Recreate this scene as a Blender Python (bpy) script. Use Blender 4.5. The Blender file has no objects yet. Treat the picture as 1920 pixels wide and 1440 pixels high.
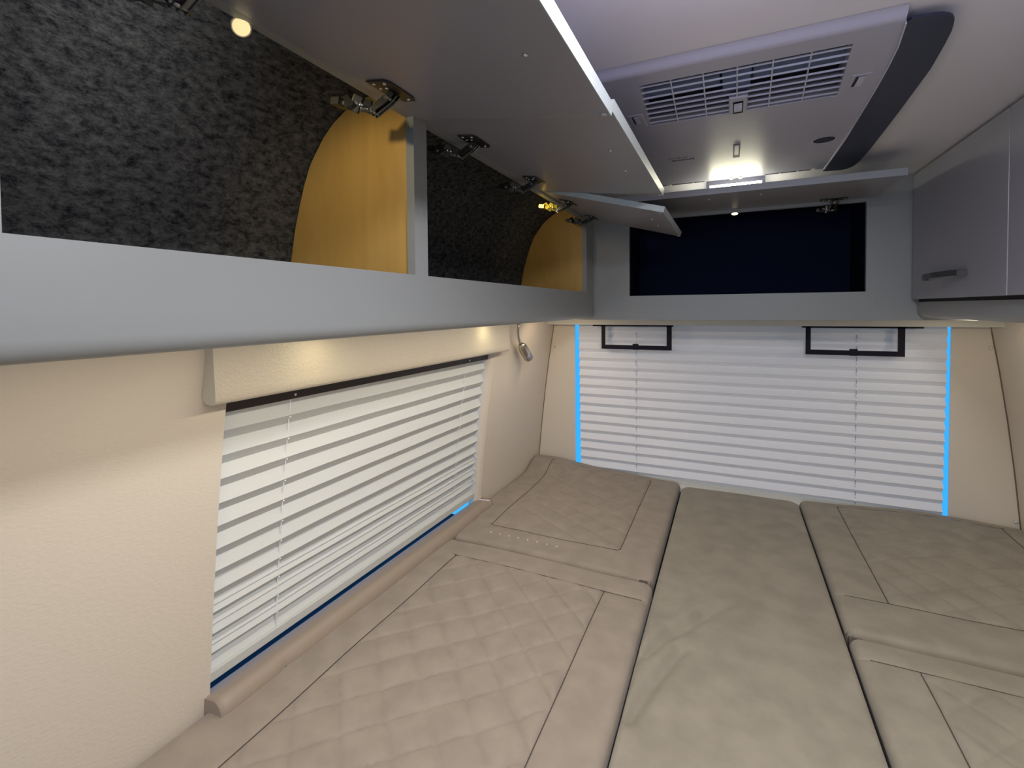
import bpy, bmesh, math, random
import numpy as np
from mathutils import Vector, Matrix
random.seed(4)
SC = bpy.context.scene
COL = SC.collection

# ------------------------------------------------------------------ camera
FPX, CX, CY = 892.9, 960.0, 602.1
YAW, PIT, ROL = .42938, -.02634, -.00869
CAMP = Vector((0, 0, 1.42))
def cam_axes(y, p, r):
    F = Vector((-math.sin(y)*math.cos(p), math.cos(y)*math.cos(p), math.sin(p)))
    R0 = Vector((math.cos(y), math.sin(y), 0)); U0 = R0.cross(F)
    return R0*math.cos(r)+U0*math.sin(r), -R0*math.sin(r)+U0*math.cos(r), F
Rv, Uv, Fv = cam_axes(YAW, PIT, ROL)
cd = bpy.data.cameras.new('camera'); cam = bpy.data.objects.new('camera', cd); COL.objects.link(cam)
cam.matrix_world = Matrix(((Rv.x, Uv.x, -Fv.x, CAMP.x), (Rv.y, Uv.y, -Fv.y, CAMP.y), (Rv.z, Uv.z, -Fv.z, CAMP.z), (0, 0, 0, 1)))
cd.sensor_width = 36; cd.lens = FPX*36/1920
cd.shift_y = -(720-CY)/1920
cd.clip_start = .01
SC.camera = cam

# ------------------------------------------------------------------ world, lights, exposure
wd = bpy.data.worlds.new('world'); SC.world = wd; wd.use_nodes = True
wd.node_tree.nodes['Background'].inputs[0].default_value = (.045, .40, 1, 1)
wd.node_tree.nodes['Background'].inputs[1].default_value = 1.15

def area(name, loc, size, sizey, power, col, rot=(0, 0, 0), spread=180):
    l = bpy.data.lights.new(name, 'AREA'); l.shape = 'RECTANGLE'; l.size = size; l.size_y = sizey
    l.energy = power; l.color = col; l.spread = math.radians(spread)
    o = bpy.data.objects.new(name, l); COL.objects.link(o); o.location = loc; o.rotation_euler = rot
    return o
PI = math.pi
# daylight from the front windows of the caravan, behind the camera (faces +Y)
area('front_window_daylight', (-.50, -2.35, 1.40), .6, .5, 11, (.36, .6, 1), (PI/2, 0, 0))
# ceiling lamp of the living area behind the camera
area('cabin_ceiling_light', (.28, .44, 1.874), .22, .22, 14, (.97, .985, 1), (0, 0, 0))
area('cabin_ceiling_light', (-.35, -1.9, 1.86), .3, .5, 7, (1, .94, .86), (0, 0, 0))
# warm strips fixed under the overhead lockers
area('warm_strip_light', (-.66, 1.12, 1.368), .02, 1.9, 3.4, (1, .91, .78), (0, math.radians(8), 0))
area('warm_strip_light', (.72, 1.25, 1.368), .02, 1.7, 1.3, (1, .88, .72), (0, math.radians(-8), 0))
for yy in (.83, 1.66):
    area('under_locker_spot', (-.83, yy, 1.366), .03, .03, .11, (1, .88, .55))
area('under_locker_spot', (-.74, 2.10, 1.366), .05, .03, .42, (1, .80, .54), (math.radians(40), 0, 0))
area('under_locker_spot', (.80, 2.10, 1.366), .05, .03, .22, (1, .86, .60), (math.radians(40), 0, 0))
# added point light, unseen just above the picture, tinting the ceiling
pl_ = bpy.data.lights.new('ceiling_tint_fill', 'POINT'); pl_.energy = 1.7; pl_.color = (.88, .76, 1); pl_.shadow_soft_size = .03
po_ = bpy.data.objects.new('ceiling_tint_fill', pl_); COL.objects.link(po_); po_.location = (.02, .52, 1.81)
# added neutral fill on the first locker's felt, then warm lamps inside the locker
area('locker_fill_and_lamp', (-.60, .36, 1.765), .03, .03, .32, (.95, .97, 1), (0, math.radians(68), 0))
for (loc_, dir_, e_) in (((-.607, .455, 1.780), (-.12, .80, -.58), 1.55), ((-.625, 1.530, 1.782), (.02, .93, -.36), .55)):
    l_ = bpy.data.lights.new('locker_fill_and_lamp', 'SPOT'); l_.energy = e_; l_.color = (1, .82, .46); l_.shadow_soft_size = .006
    l_.spot_size = math.radians(105); l_.spot_blend = .7
    o_ = bpy.data.objects.new('locker_fill_and_lamp', l_); COL.objects.link(o_); o_.location = loc_
    o_.rotation_euler = Vector(dir_).to_track_quat('-Z', 'Y').to_euler()

vs = SC.view_settings
vs.view_transform = 'Standard'; vs.look = 'None'; vs.gamma = 1; vs.exposure = 0.25
vs.use_curve_mapping = False

# ------------------------------------------------------------------ materials
def mat(name, col, rough=.5, metal=0, bump=0, bscale=200, mott=0, mscale=6, col2=None, spec=.5, sheen=0, stretch=None, detail=3, bdist=.001):
    m = bpy.data.materials.new(name); m.use_nodes = True
    nt = m.node_tree; b = nt.nodes['Principled BSDF']
    b.inputs['Base Color'].default_value = (*col, 1); b.inputs['Roughness'].default_value = rough
    b.inputs['Metallic'].default_value = metal; b.inputs['Specular IOR Level'].default_value = spec
    if sheen:
        b.inputs['Sheen Weight'].default_value = sheen; b.inputs['Sheen Roughness'].default_value = .5
    tc = nt.nodes.new('ShaderNodeTexCoord'); src = tc.outputs['Object']
    if stretch:
        mp = nt.nodes.new('ShaderNodeMapping'); mp.inputs['Scale'].default_value = stretch
        nt.links.new(src, mp.inputs[0]); src = mp.outputs[0]
    if mott or col2:
        n = nt.nodes.new('ShaderNodeTexNoise'); n.inputs['Scale'].default_value = mscale; n.inputs['Detail'].default_value = detail
        nt.links.new(src, n.inputs['Vector'])
        r = nt.nodes.new('ShaderNodeValToRGB'); nt.links.new(n.outputs['Fac'], r.inputs[0])
        c2 = col2 or tuple(max(0, c*(1-mott)) for c in col)
        c1 = col if col2 else tuple(min(1, c*(1+mott)) for c in col)
        r.color_ramp.elements[0].position = .35; r.color_ramp.elements[1].position = .65
        r.color_ramp.elements[0].color = (*c2, 1); r.color_ramp.elements[1].color = (*c1, 1)
        nt.links.new(r.outputs[0], b.inputs['Base Color'])
    if bump:
        n2 = nt.nodes.new('ShaderNodeTexNoise'); n2.inputs['Scale'].default_value = bscale; n2.inputs['Detail'].default_value = 2
        nt.links.new(src, n2.inputs['Vector'])
        bp = nt.nodes.new('ShaderNodeBump'); bp.inputs['Strength'].default_value = bump; bp.inputs['Distance'].default_value = bdist
        nt.links.new(n2.outputs['Fac'], bp.inputs['Height']); nt.links.new(bp.outputs[0], b.inputs['Normal'])
    return m
def emit(name, col, s):
    m = bpy.data.materials.new(name); m.use_nodes = True; b = m.node_tree.nodes['Principled BSDF']
    b.inputs['Base Color'].default_value = (*col, 1); b.inputs['Emission Color'].default_value = (*col, 1)
    b.inputs['Emission Strength'].default_value = s
    return m
M = {}
M['grey'] = mat('grey_laminate', (.275, .284, .282), .42, bump=.03, bscale=600)
M['grey_door'] = mat('grey_door_face', (.29, .29, .33), .36, bump=.03, bscale=500)
M['edge'] = mat('door_edge_band', (.50, .55, .55), .35, mott=.05, mscale=160, bump=.15, bscale=300)
M['edge2'] = mat('rear_door_edge', (.34, .35, .38), .4)
M['wall'] = mat('cream_wall_vinyl', (.71, .625, .51), .48, bump=.45, bscale=230, bdist=.0012, stretch=(1, .45, 1))
M['pelmet'] = mat('cream_pelmet_vinyl', (.60, .53, .42), .33, bump=.9, bscale=190, bdist=.0016)
M['ceil'] = mat('ceiling_vinyl', (.72, .71, .77), .6, bump=.1, bscale=300)
M['ivory'] = mat('ivory_fascia', (.62, .60, .53), .5)
M['felt'] = mat('charcoal_felt', (.17, .17, .163), .95, col2=(.014, .014, .018), mscale=85, detail=12, bump=.8, bscale=300, bdist=.003, stretch=(1, .6, 1), spec=.1)
for n_ in M['felt'].node_tree.nodes:
    if n_.type == 'TEX_NOISE' and n_.inputs['Detail'].default_value > 10: n_.inputs['Roughness'].default_value = .78; n_.inputs['Distortion'].default_value = .15
    if n_.type == 'VALTORGB': n_.color_ramp.elements[0].position = .38; n_.color_ramp.elements[1].position = .72
M['darkfelt'] = mat('unlit_felt', (.008, .011, .03), .95, spec=.05)  # rear locker felt, its unlit darkness put into the colour
M['fab'] = mat('taupe_suede', (.325, .268, .212), .88, mott=.07, mscale=16, bump=.35, bscale=420, bdist=.0008, sheen=.15, spec=.2)
M['fab2'] = mat('taupe_suede_plain', (.30, .262, .202), .88, mott=.09, mscale=14, bump=.35, bscale=420, bdist=.0008, sheen=.15, spec=.2)
M['thread'] = mat('seam_thread', (.085, .066, .05), .9)
M['zip'] = mat('dark_taupe_tape', (.16, .13, .11), .9, bump=.3, bscale=500)
M['leather'] = mat('taupe_leather', (.34, .265, .20), .5, bump=.5, bscale=260, bdist=.0012)
M['black'] = mat('black_metal', (.006, .005, .014), .6, spec=.2)
M['dark'] = mat('black_gap', (.01, .01, .012), .7)
M['brown'] = mat('brown_rail', (.045, .032, .03), .5)
M['acw'] = mat('white_plastic', (.42, .42, .51), .38, bump=.04, bscale=400)
M['acgrille'] = mat('grille_plastic', (.55, .57, .68), .35)
M['acblue'] = mat('navy_plastic', (.022, .028, .058), .42)
M['acin'] = mat('vent_inside', (.10, .10, .16), .6)
M['acin2'] = mat('vent_baffle', (.08, .12, .24), .45)
M['acdark'] = mat('vent_deep', (.01, .012, .035), .7)
M['ink'] = mat('logo_print', (.06, .06, .10), .6)
M['ink2'] = mat('logo_print_pale', (.15, .15, .2), .6)
M['steel'] = mat('hinge_steel', (.30, .30, .29), .28, metal=1)
M['blk'] = mat('hinge_blackened', (.05, .048, .045), .35, metal=.6)
M['yellow_lit'] = mat('hinge_yellow_lit', (.85, .68, .08), .35, metal=.35)  # yellow lamp light on one hinge, put into its colour
M['screw'] = mat('bright_screw', (.75, .75, .78), .25, metal=1)
M['chrome'] = mat('satin_nickel', (.62, .57, .50), .25, metal=1)
M['handle'] = mat('dark_pewter', (.09, .09, .095), .4, metal=.5)
M['white'] = mat('white_plastic_trim', (.8, .79, .76), .5)
M['light_dot'] = mat('light_dot_white', (.9, .9, .88), .3)
M['rail'] = mat('blind_rail', (.62, .62, .58), .4)
M['cord'] = mat('blind_cord', (.93, .93, .95), .35)
M['cordg'] = mat('blind_cord_grey', (.25, .25, .3), .5)
M['bumper'] = mat('clear_bumper', (.45, .43, .46), .2)
M['led'] = emit('lamp_diffuser', (1, .97, .70), 24)
M['ledw'] = emit('locker_led', (.95, .80, .40), .75)
M['ledw2'] = emit('locker_led_small', (1, .86, .62), 2.2)
M['trimline'] = mat('panel_joint', (.16, .12, .08), .7)
M['base'] = mat('bed_base', (.3, .3, .3), .6)
M['floor'] = mat('grey_vinyl_floor', (.25, .22, .19), .6, mott=.1)

# birch wood
def wood(name, c1, c2):
    m = bpy.data.materials.new(name); m.use_nodes = True; nt = m.node_tree; b = nt.nodes['Principled BSDF']
    tc = nt.nodes.new('ShaderNodeTexCoord'); mp = nt.nodes.new('ShaderNodeMapping'); mp.inputs['Scale'].default_value = (9, 9, 1.6)
    nt.links.new(tc.outputs['Object'], mp.inputs[0])
    n = nt.nodes.new('ShaderNodeTexNoise'); n.inputs['Scale'].default_value = 2.2; n.inputs['Detail'].default_value = 6; n.inputs['Distortion'].default_value = 1.2
    nt.links.new(mp.outputs[0], n.inputs[0])
    r = nt.nodes.new('ShaderNodeValToRGB'); r.color_ramp.elements[0].position = .3; r.color_ramp.elements[1].position = .7
    r.color_ramp.elements[0].color = (*c2, 1); r.color_ramp.elements[1].color = (*c1, 1)
    nt.links.new(n.outputs['Fac'], r.inputs[0]); nt.links.new(r.outputs[0], b.inputs['Base Color'])
    b.inputs['Roughness'].default_value = .5
    return m
M['wood'] = wood('birch_ply', (.60, .38, .115), (.53, .32, .09))

# pleated cloth, slightly see-through
def cloth(name, col, tr):
    m = bpy.data.materials.new(name); m.use_nodes = True; nt = m.node_tree
    nt.nodes.remove(nt.nodes['Principled BSDF']); out = [n for n in nt.nodes if n.type == 'OUTPUT_MATERIAL'][0]
    d = nt.nodes.new('ShaderNodeBsdfDiffuse'); t = nt.nodes.new('ShaderNodeBsdfTranslucent'); mx = nt.nodes.new('ShaderNodeMixShader')
    d.inputs[0].default_value = (*col, 1); t.inputs[0].default_value = (1, .62, .45, 1); mx.inputs[0].default_value = tr
    tc = nt.nodes.new('ShaderNodeTexCoord'); w = nt.nodes.new('ShaderNodeTexWave'); w.bands_direction = 'Z'; w.inputs['Scale'].default_value = 55; w.inputs['Distortion'].default_value = .3
    nt.links.new(tc.outputs['Object'], w.inputs[0]); bp = nt.nodes.new('ShaderNodeBump'); bp.inputs['Strength'].default_value = .12; bp.inputs['Distance'].default_value = .001
    nt.links.new(w.outputs['Fac'], bp.inputs['Height']); nt.links.new(bp.outputs[0], d.inputs['Normal'])
    nt.links.new(d.outputs[0], mx.inputs[1]); nt.links.new(t.outputs[0], mx.inputs[2]); nt.links.new(mx.outputs[0], out.inputs[0])
    return m
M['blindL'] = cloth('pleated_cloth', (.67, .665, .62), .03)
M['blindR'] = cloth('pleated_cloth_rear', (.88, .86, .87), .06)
def glass():
    m = bpy.data.materials.new('window_acrylic'); m.use_nodes = True; nt = m.node_tree
    nt.nodes.remove(nt.nodes['Principled BSDF']); out = [n for n in nt.nodes if n.type == 'OUTPUT_MATERIAL'][0]
    g = nt.nodes.new('ShaderNodeBsdfGlossy'); g.inputs['Roughness'].default_value = .02
    t = nt.nodes.new('ShaderNodeBsdfTransparent'); t.inputs[0].default_value = (.9, .95, 1, 1); mx = nt.nodes.new('ShaderNodeMixShader')
    mx.inputs[0].default_value = .06
    nt.links.new(t.outputs[0], mx.inputs[1]); nt.links.new(g.outputs[0], mx.inputs[2]); nt.links.new(mx.outputs[0], out.inputs[0])
    return m
M['glass'] = glass()

# ------------------------------------------------------------------ mesh helpers
class MB:
    def __init__(s): s.v = []; s.f = []; s.sm = []
    def add(s, vs, fs, smooth=False):
        o = len(s.v); s.v += [tuple(p) for p in vs]; s.f += [tuple(i+o for i in f) for f in fs]; s.sm += [smooth]*len(fs); return s
    def box(s, a, b, mtx=None):
        (x0, y0, z0), (x1, y1, z1) = a, b
        vs = [(x0, y0, z0), (x1, y0, z0), (x1, y1, z0), (x0, y1, z0), (x0, y0, z1), (x1, y0, z1), (x1, y1, z1), (x0, y1, z1)]
        if mtx: vs = [mtx @ Vector(p) for p in vs]
        return s.add(vs, [(0, 3, 2, 1), (4, 5, 6, 7), (0, 1, 5, 4), (1, 2, 6, 5), (2, 3, 7, 6), (3, 0, 4, 7)])
    def prism(s, poly, axis, a, b, smooth=False):
        """poly of 2-D points extruded along an axis (0,1,2) from a to b"""
        def P(p, t):
            q = list(p); q.insert(axis, t); return q
        n = len(poly); vs = [P(p, a) for p in poly]+[P(p, b) for p in poly]
        s.add(vs, [tuple(range(n)), tuple(range(2*n-1, n-1, -1))])
        o = len(s.v)-2*n
        for i in range(n):
            s.f.append((o+i, o+(i+1) % n, o+n+(i+1) % n, o+n+i)); s.sm.append(smooth)
        return s
    def tube(s, pts, r, n=10, cap=True):
        pts = [Vector(p) for p in pts]; rs = r if isinstance(r, (list, tuple)) else [r]*len(pts)
        rings = []; up = None
        for i, p in enumerate(pts):
            t = (pts[min(i+1, len(pts)-1)]-pts[max(i-1, 0)]).normalized()
            if up is None:
                up = t.orthogonal().normalized()
            up = (up-t*up.dot(t)).normalized(); w = t.cross(up)
            rings.append([p+(up*math.cos(2*PI*k/n)+w*math.sin(2*PI*k/n))*rs[i] for k in range(n)])
        vs = [q for rg in rings for q in rg]; fs = []
        for i in range(len(pts)-1):
            for k in range(n):
                fs.append((i*n+k, i*n+(k+1) % n, (i+1)*n+(k+1) % n, (i+1)*n+k))
        s.add(vs, fs, True)
        if cap:
            o = len(s.v)-len(vs)
            s.f.append(tuple(o+k for k in range(n))[::-1]); s.sm.append(False)
            s.f.append(tuple(o+(len(pts)-1)*n+k for k in range(n))); s.sm.append(False)
        return s
    def build(s, name, m, parent=None, bevel=0, seg=2):
        me = bpy.data.meshes.new(name); me.from_pydata(s.v, [], s.f); me.update()
        bm = bmesh.new(); bm.from_mesh(me); bmesh.ops.recalc_face_normals(bm, faces=bm.faces); bm.to_mesh(me); bm.free()
        me.polygons.foreach_set('use_smooth', s.sm if len(s.sm) == len(me.polygons) else [False]*len(me.polygons))
        me.materials.append(m)
        o = bpy.data.objects.new(name, me); COL.objects.link(o)
        if parent is not None:
            o.parent = parent; o.matrix_parent_inverse = parent.matrix_world.inverted() if parent.type != 'EMPTY' else Matrix.Translation(-root_of(parent))
        if bevel:
            md = o.modifiers.new('bevel', 'BEVEL'); md.width = bevel; md.segments = seg; md.limit_method = 'ANGLE'; md.angle_limit = math.radians(40)
            md.harden_normals = False
        return o
def root_of(o):
    return Vector(o.location)
def tag(o, label=None, cat=None, group=None, kind=None):
    if label: o['label'] = label
    if cat: o['category'] = cat
    if group: o['group'] = group
    if kind: o['kind'] = kind
    return o
def empty(name, loc, label, cat, group=None):
    o = bpy.data.objects.new(name, None); COL.objects.link(o); o.location = loc; o.empty_display_size = .05
    return tag(o, label, cat, group)
def cells(axis, us, vs_, mask, t0, t1):
    """solid plate made of grid cells, mask(i,j) True = filled; faces only where needed. axis = thickness axis"""
    mb = MB(); nu, nv = len(us), len(vs_); idx = {}
    def V(i, j, k):
        if (i, j, k) not in idx:
            q = [us[i], vs_[j]]; q.insert(axis, (t0, t1)[k]); idx[(i, j, k)] = len(mb.v); mb.v.append(tuple(q))
        return idx[(i, j, k)]
    F = lambda i, j: 0 <= i < nu-1 and 0 <= j < nv-1 and mask(i, j)
    for i in range(nu-1):
        for j in range(nv-1):
            if not F(i, j): continue
            for k in (0, 1): mb.f.append((V(i, j, k), V(i+1, j, k), V(i+1, j+1, k), V(i, j+1, k)))
            for (di, dj, a, b) in ((-1, 0, (i, j), (i, j+1)), (1, 0, (i+1, j), (i+1, j+1)), (0, -1, (i, j), (i+1, j)), (0, 1, (i, j+1), (i+1, j+1))):
                if not F(i+di, j+dj): mb.f.append((V(*a, 0), V(*b, 0), V(*b, 1), V(*a, 1)))
    mb.sm = [False]*len(mb.f)
    return mb

# ------------------------------------------------------------------ body shape of the caravan
ZP = [0, .3, .549, .75, .96, 1.15, 1.33, 1.45, 1.536, 1.6, 1.653, 1.70, 1.744, 1.776, 1.803, 1.828, 1.849, 1.866, 1.878, 1.887]
XP = [1.02, 1.01, .987, .968, .944, .918, .889, .884, .879, .866, .850, .834, .814, .794, .773, .745, .71, .66, .60, .53]
TAPER = .028
def xw(y, z):            # inner face of the left wall (positive half width from the centre line x=.025 is xw+.025)
    return -(np.interp(z, ZP, XP)+TAPER*(2.5-y))
def xr(y, z): return .05-xw(y, z)
YF = -2.6                # front end of the cabin
def side_wall(name, sgn, hole=None):
    ys = [YF, 2.5]; zs = list(ZP)
    if hole:
        ys = sorted(set(ys+[hole[0], hole[1]])); zs = sorted(set(zs+[hole[2], hole[3]]))
    f = (lambda y, z: xw(y, z)) if sgn < 0 else (lambda y, z: xr(y, z))
    mb = MB(); idx = {}
    t = .006
    def V(i, j, k):
        if (i, j, k) not in idx:
            y, z = ys[i], zs[j]; idx[(i, j, k)] = len(mb.v); mb.v.append((f(y, z)+sgn*t*k, y, z+(t*k if z > 1.8 else 0)))
        return idx[(i, j, k)]
    def F(i, j):
        if not (0 <= i < len(ys)-1 and 0 <= j < len(zs)-1): return False
        return not (hole and hole[0] <= ys[i] < hole[1] and hole[2] <= zs[j] < hole[3])
    for i in range(len(ys)-1):
        for j in range(len(zs)-1):
            if not F(i, j): continue
            for k in (0, 1): mb.f.append((V(i, j, k), V(i+1, j, k), V(i+1, j+1, k), V(i, j+1, k))); mb.sm.append(True)
            for (di, dj, a, b) in ((-1, 0, (i, j), (i, j+1)), (1, 0, (i+1, j), (i+1, j+1)), (0, -1, (i, j), (i+1, j)), (0, 1, (i, j+1), (i+1, j+1))):
                if not F(i+di, j+dj): mb.f.append((V(*a, 0), V(*b, 0), V(*b, 1), V(*a, 1))); mb.sm.append(False)
    o = mb.build(name, M['wall']); tag(o, kind='structure')
    md = o.modifiers.new('es', 'EDGE_SPLIT'); md.split_angle = math.radians(35)
    return o
WIN = (.652, 1.84, .555, 1.262)     # opening of the side window (y0,y1,z0,z1)
wl = side_wall('wall_left', -1, WIN); wr = side_wall('wall_right', 1)
# rounded jamb around the side window
HX0, HX1, HZ0, HZ1 = -.768, .817, .50, 1.345
wb = cells(1, [-1.09, HX0, HX1, 1.14], [0, HZ0, HZ1, 1.887], lambda i, j: not (i == 1 and j == 1), 2.5, 2.506).build('wall_rear', M['wall']); tag(wb, kind='structure')
wf = MB().box((-1.2, YF-.02, 0), (1.25, YF, 1.9)).build('wall_front', M['wall']); tag(wf, kind='structure')
ce = cells(2, [-1.2, -.235, .235, 1.25], [YF, .995, 1.245, 2.506], lambda i, j: not (i == 1 and j == 1), 1.887, 1.899).build('ceiling', M['ceil']); tag(ce, kind='structure')
fl = MB().box((-1.25, YF, -.02), (1.3, 2.506, 0)).build('floor', M['floor']); tag(fl, kind='structure')
# corner joints between side walls and rear wall
for k, (f, s) in enumerate(((xw, 1), (xr, -1))):
    zz = np.linspace(.5, 1.36, 14)
    t = MB().tube([(float(f(2.497, z))+s*.0005, 2.4985, float(z)) for z in zz], .0028, 6).build('trim_%d' % (k+1), M['trimline']); tag(t, kind='structure')
# screw caps on the rear wall
for (x, z) in ((.940, 1.249), (1.022, .566), (-.885, 1.205)):
    MB().tube([(x, 2.4995, z), (x, 2.4955, z), (x, 2.4945, z)], [.007, .0065, .003], 12).build('screw_cap', M['ivory'], wb)
# window jambs
jm = MB()
def jamb(y0, y1, sg):
    pts = []
    zs = np.linspace(WIN[2], WIN[3], 8)
    for z in zs: pts.append(z)
    vs = []; fs = []
    prof = [(0, 0), (.004, .012), (.012, .019), (.024, .022), (.045, .022)]  # (depth outward, along y)
    for z in zs:
        for (d, a) in prof:
            vs.append((float(xw(y0, z))-d, y0-sg*a*1.27, z))
    n = len(prof)
    for i in range(len(zs)-1):
        for k in range(n-1):
            fs.append((i*n+k, i*n+k+1, (i+1)*n+k+1, (i+1)*n+k))
    jm.add(vs, fs, True)
jamb(WIN[1], 0, 1)
jm.build('window_jamb', M['wall'], wl)

# window panes (acrylic) outside the blinds
w1 = empty('window_1', (-1.09, 1.22, .9), None, None); tag(w1, kind='structure')
mb = MB(); vs = [(float(xw(y, z))-.075, y, z) for z in np.linspace(.40, 1.36, 6) for y in (.50, 1.95)]
mb.add(vs, [(2*i, 2*i+1, 2*i+3, 2*i+2) for i in range(5)], True); mb.build('pane', M['glass'], w1)
mb = MB()
for (za, zb_) in ((.535, .556),):
    vs = []
    for y in (.52, 1.70):
        for (d, zz) in ((-.020, za), (-.074, za), (-.074, zb_), (-.020, zb_)): vs.append((float(xw(y, .56))+d, y, zz))
    mb.add(vs, [(0, 1, 2, 3), (7, 6, 5, 4), (0, 4, 5, 1), (1, 5, 6, 2), (2, 6, 7, 3), (3, 7, 4, 0)])
mb.build('window_frame', M['black'], w1)
w2 = empty('window_2', (.02, 2.56, .9), None, None); tag(w2, kind='structure')
MB().box((-.85, 2.56, .42), (.90, 2.563, 1.42)).build('pane', M['glass'], w2)

# rear ledge and fascia
lg = MB().box((-.95, 2.462, .505), (1.0, 2.4995, .531)).build('trim_3', M['white'], bevel=.003); tag(lg, kind='structure')
fa = MB().box((-.905, 2.42, 1.333), (.955, 2.4, 1.364)).build('trim_4', M['ivory']); tag(fa, kind='structure')

# ------------------------------------------------------------------ bed base and cushions
bb = empty('bed_base', (.02, 1.2, 0), 'low grey bed plinth hidden under the taupe mattress cushions', 'bed base')
MB().box((-.985, .1, 0), (1.0, 2.45, .42)).build('plinth', M['base'], bb)
MB().box((-.985, .1, .42), (1.0, 2.45, .44)).build('slatted_top', M['base'], bb)

def smooth(t): t = np.clip(t, 0, 1); return t*t*(3-2*t)
def axis_coords(a, b, step, seams):
    c = list(np.arange(a, b, step))+[b]
    for d in (0, .0015, .004, .008, .013, .02, .028): c += [a+d, b-d]
    for s in seams: c += [s-.007, s-.0035, s-.0015, s, s+.0015, s+.0035, s+.007]
    c = sorted(c); out = [c[0]]
    for q in c[1:]:
        if q-out[-1] > .0007: out.append(q)
    if out[-1] != b: out[-1] = b
    return np.array(out)
def cushion(name, label, x0, x1, y0, y1, top, regions, seams_x, seams_y, quilt, hump, m, wall=0, R=.03, r=.021, step=.006, bot=.441, group=None, mats={}):
    xs = axis_coords(x0, x1, step, [s[0] for s in seams_x]); ys = axis_coords(y0, y1, step, [s[0] for s in seams_y])
    X, Y = np.meshgrid(xs, ys, indexing='ij')
    cx, cy, hx, hy = (x0+x1)/2, (y0+y1)/2, (x1-x0)/2, (y1-y0)/2
    qx = np.abs(X-cx)-(hx-R); qy = np.abs(Y-cy)-(hy-R)
    L = np.hypot(np.maximum(qx, 0), np.maximum(qy, 0))
    sc = np.where((qx > 0) & (qy > 0) & (L > R), R/np.maximum(L, 1e-9), 1)
    PX = np.where((qx > 0) & (qy > 0), cx+np.sign(X-cx)*((hx-R)+np.maximum(qx, 0)*sc), X)
    PY = np.where((qx > 0) & (qy > 0), cy+np.sign(Y-cy)*((hy-R)+np.maximum(qy, 0)*sc), Y)
    L2 = np.hypot(np.maximum(qx, 0)*sc, np.maximum(qy, 0)*sc)
    sd = np.minimum(np.maximum(qx, qy), 0)+L2-R      # negative inside
    d = np.clip(-sd, 0, None)
    e = np.clip(d/r, 0, 1)
    Z = top-r+r*np.sqrt(1-(1-e)**2)
    Z = Z+hump(PX, PY)*smooth(d/.03+.35)
    # seams: thin groove + soft swell either side
    for (s, a, b, dep) in seams_x:
        w = smooth((PY-a)/.01)*smooth((b-PY)/.01); q = np.abs(PX-s)
        Z = Z-w*(dep*.45*np.exp(-(q/.0022)**2)+dep*.6*np.exp(-(q/.013)**2))
    for (s, a, b, dep) in seams_y:
        w = smooth((PX-a)/.01)*smooth((b-PX)/.01); q = np.abs(PY-s)
        Z = Z-w*(dep*.45*np.exp(-(q/.0022)**2)+dep*.6*np.exp(-(q/.013)**2))
    if quilt:
        qx0, qx1, qy0, qy1, ang, cell, ox, oy, dep = quilt
        inside = smooth((PX-qx0)/.012)*smooth((qx1-PX)/.012)*smooth((PY-qy0)/.012)*smooth((qy1-PY)/.012)
        ca, sa = math.cos(ang), math.sin(ang)
        wob = .004*np.sin(PX*11+PY*7)
        A = ((PX-ox)*ca+(PY-oy)*sa+wob)/cell; B = (-(PX-ox)*sa+(PY-oy)*ca+wob)/cell
        da = np.abs(A-np.round(A))*cell; db = np.abs(B-np.round(B))*cell
        puf = np.sqrt(np.clip(np.abs(np.sin(PI*A)*np.sin(PI*B)), 0, 1))
        Z = Z+inside*(dep*.9*puf-dep*.55*np.exp(-(da/.004)**2)-dep*.55*np.exp(-(db/.004)**2))
        # little gathers of thread along one family of stitches
        Z = Z+inside*(.0007*np.exp(-((db-.004)/.004)**2)*np.sign(np.sin(A*cell*PI*2/.012)))
    # bend the outer edge to the tapering wall
    if wall:
        e0 = x0 if wall < 0 else x1; lim = e0+.11 if wall < 0 else e0-.11
        edge = (xw(PY, .53)+.003) if wall < 0 else (xr(PY, .53)-.003)
        tt = np.clip((PX-lim)/(e0-lim), 0, None); PX = np.where(tt > 0, lim+tt*(edge-lim), PX)
    root = empty(name, (cx, cy, bot), label, 'cushion', group)
    def zat(x, y):
        i = int(np.argmin(np.abs(xs-x))); j = int(np.argmin(np.abs(ys-y))); return (float(PX[i, j]), float(PY[i, j]), float(Z[i, j])+.0013)
    for (s, a, b, dep) in seams_x:
        yy_ = [y for y in ys if max(a, y0+.03) <= y <= min(b, y1-.03)]
        if len(yy_) > 2: MB().tube([zat(s, y) for y in yy_], .0011, 5).build('seam_thread', M['thread'], root)
    for (s, a, b, dep) in seams_y:
        xx_ = [x for x in xs if max(a, x0+.03) <= x <= min(b, x1-.02)]
        if len(xx_) > 2: MB().tube([zat(x, s) for x in xx_], .0011 if dep > .005 else .0007, 5).build('seam_thread', M['thread'], root)
    nx, ny = X.shape; V = np.stack([PX, PY, Z], -1)
    ctrx = (X[:-1, :-1]+X[1:, 1:])/2; ctry = (Y[:-1, :-1]+Y[1:, 1:])/2
    done = np.zeros(ctrx.shape, bool)
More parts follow.
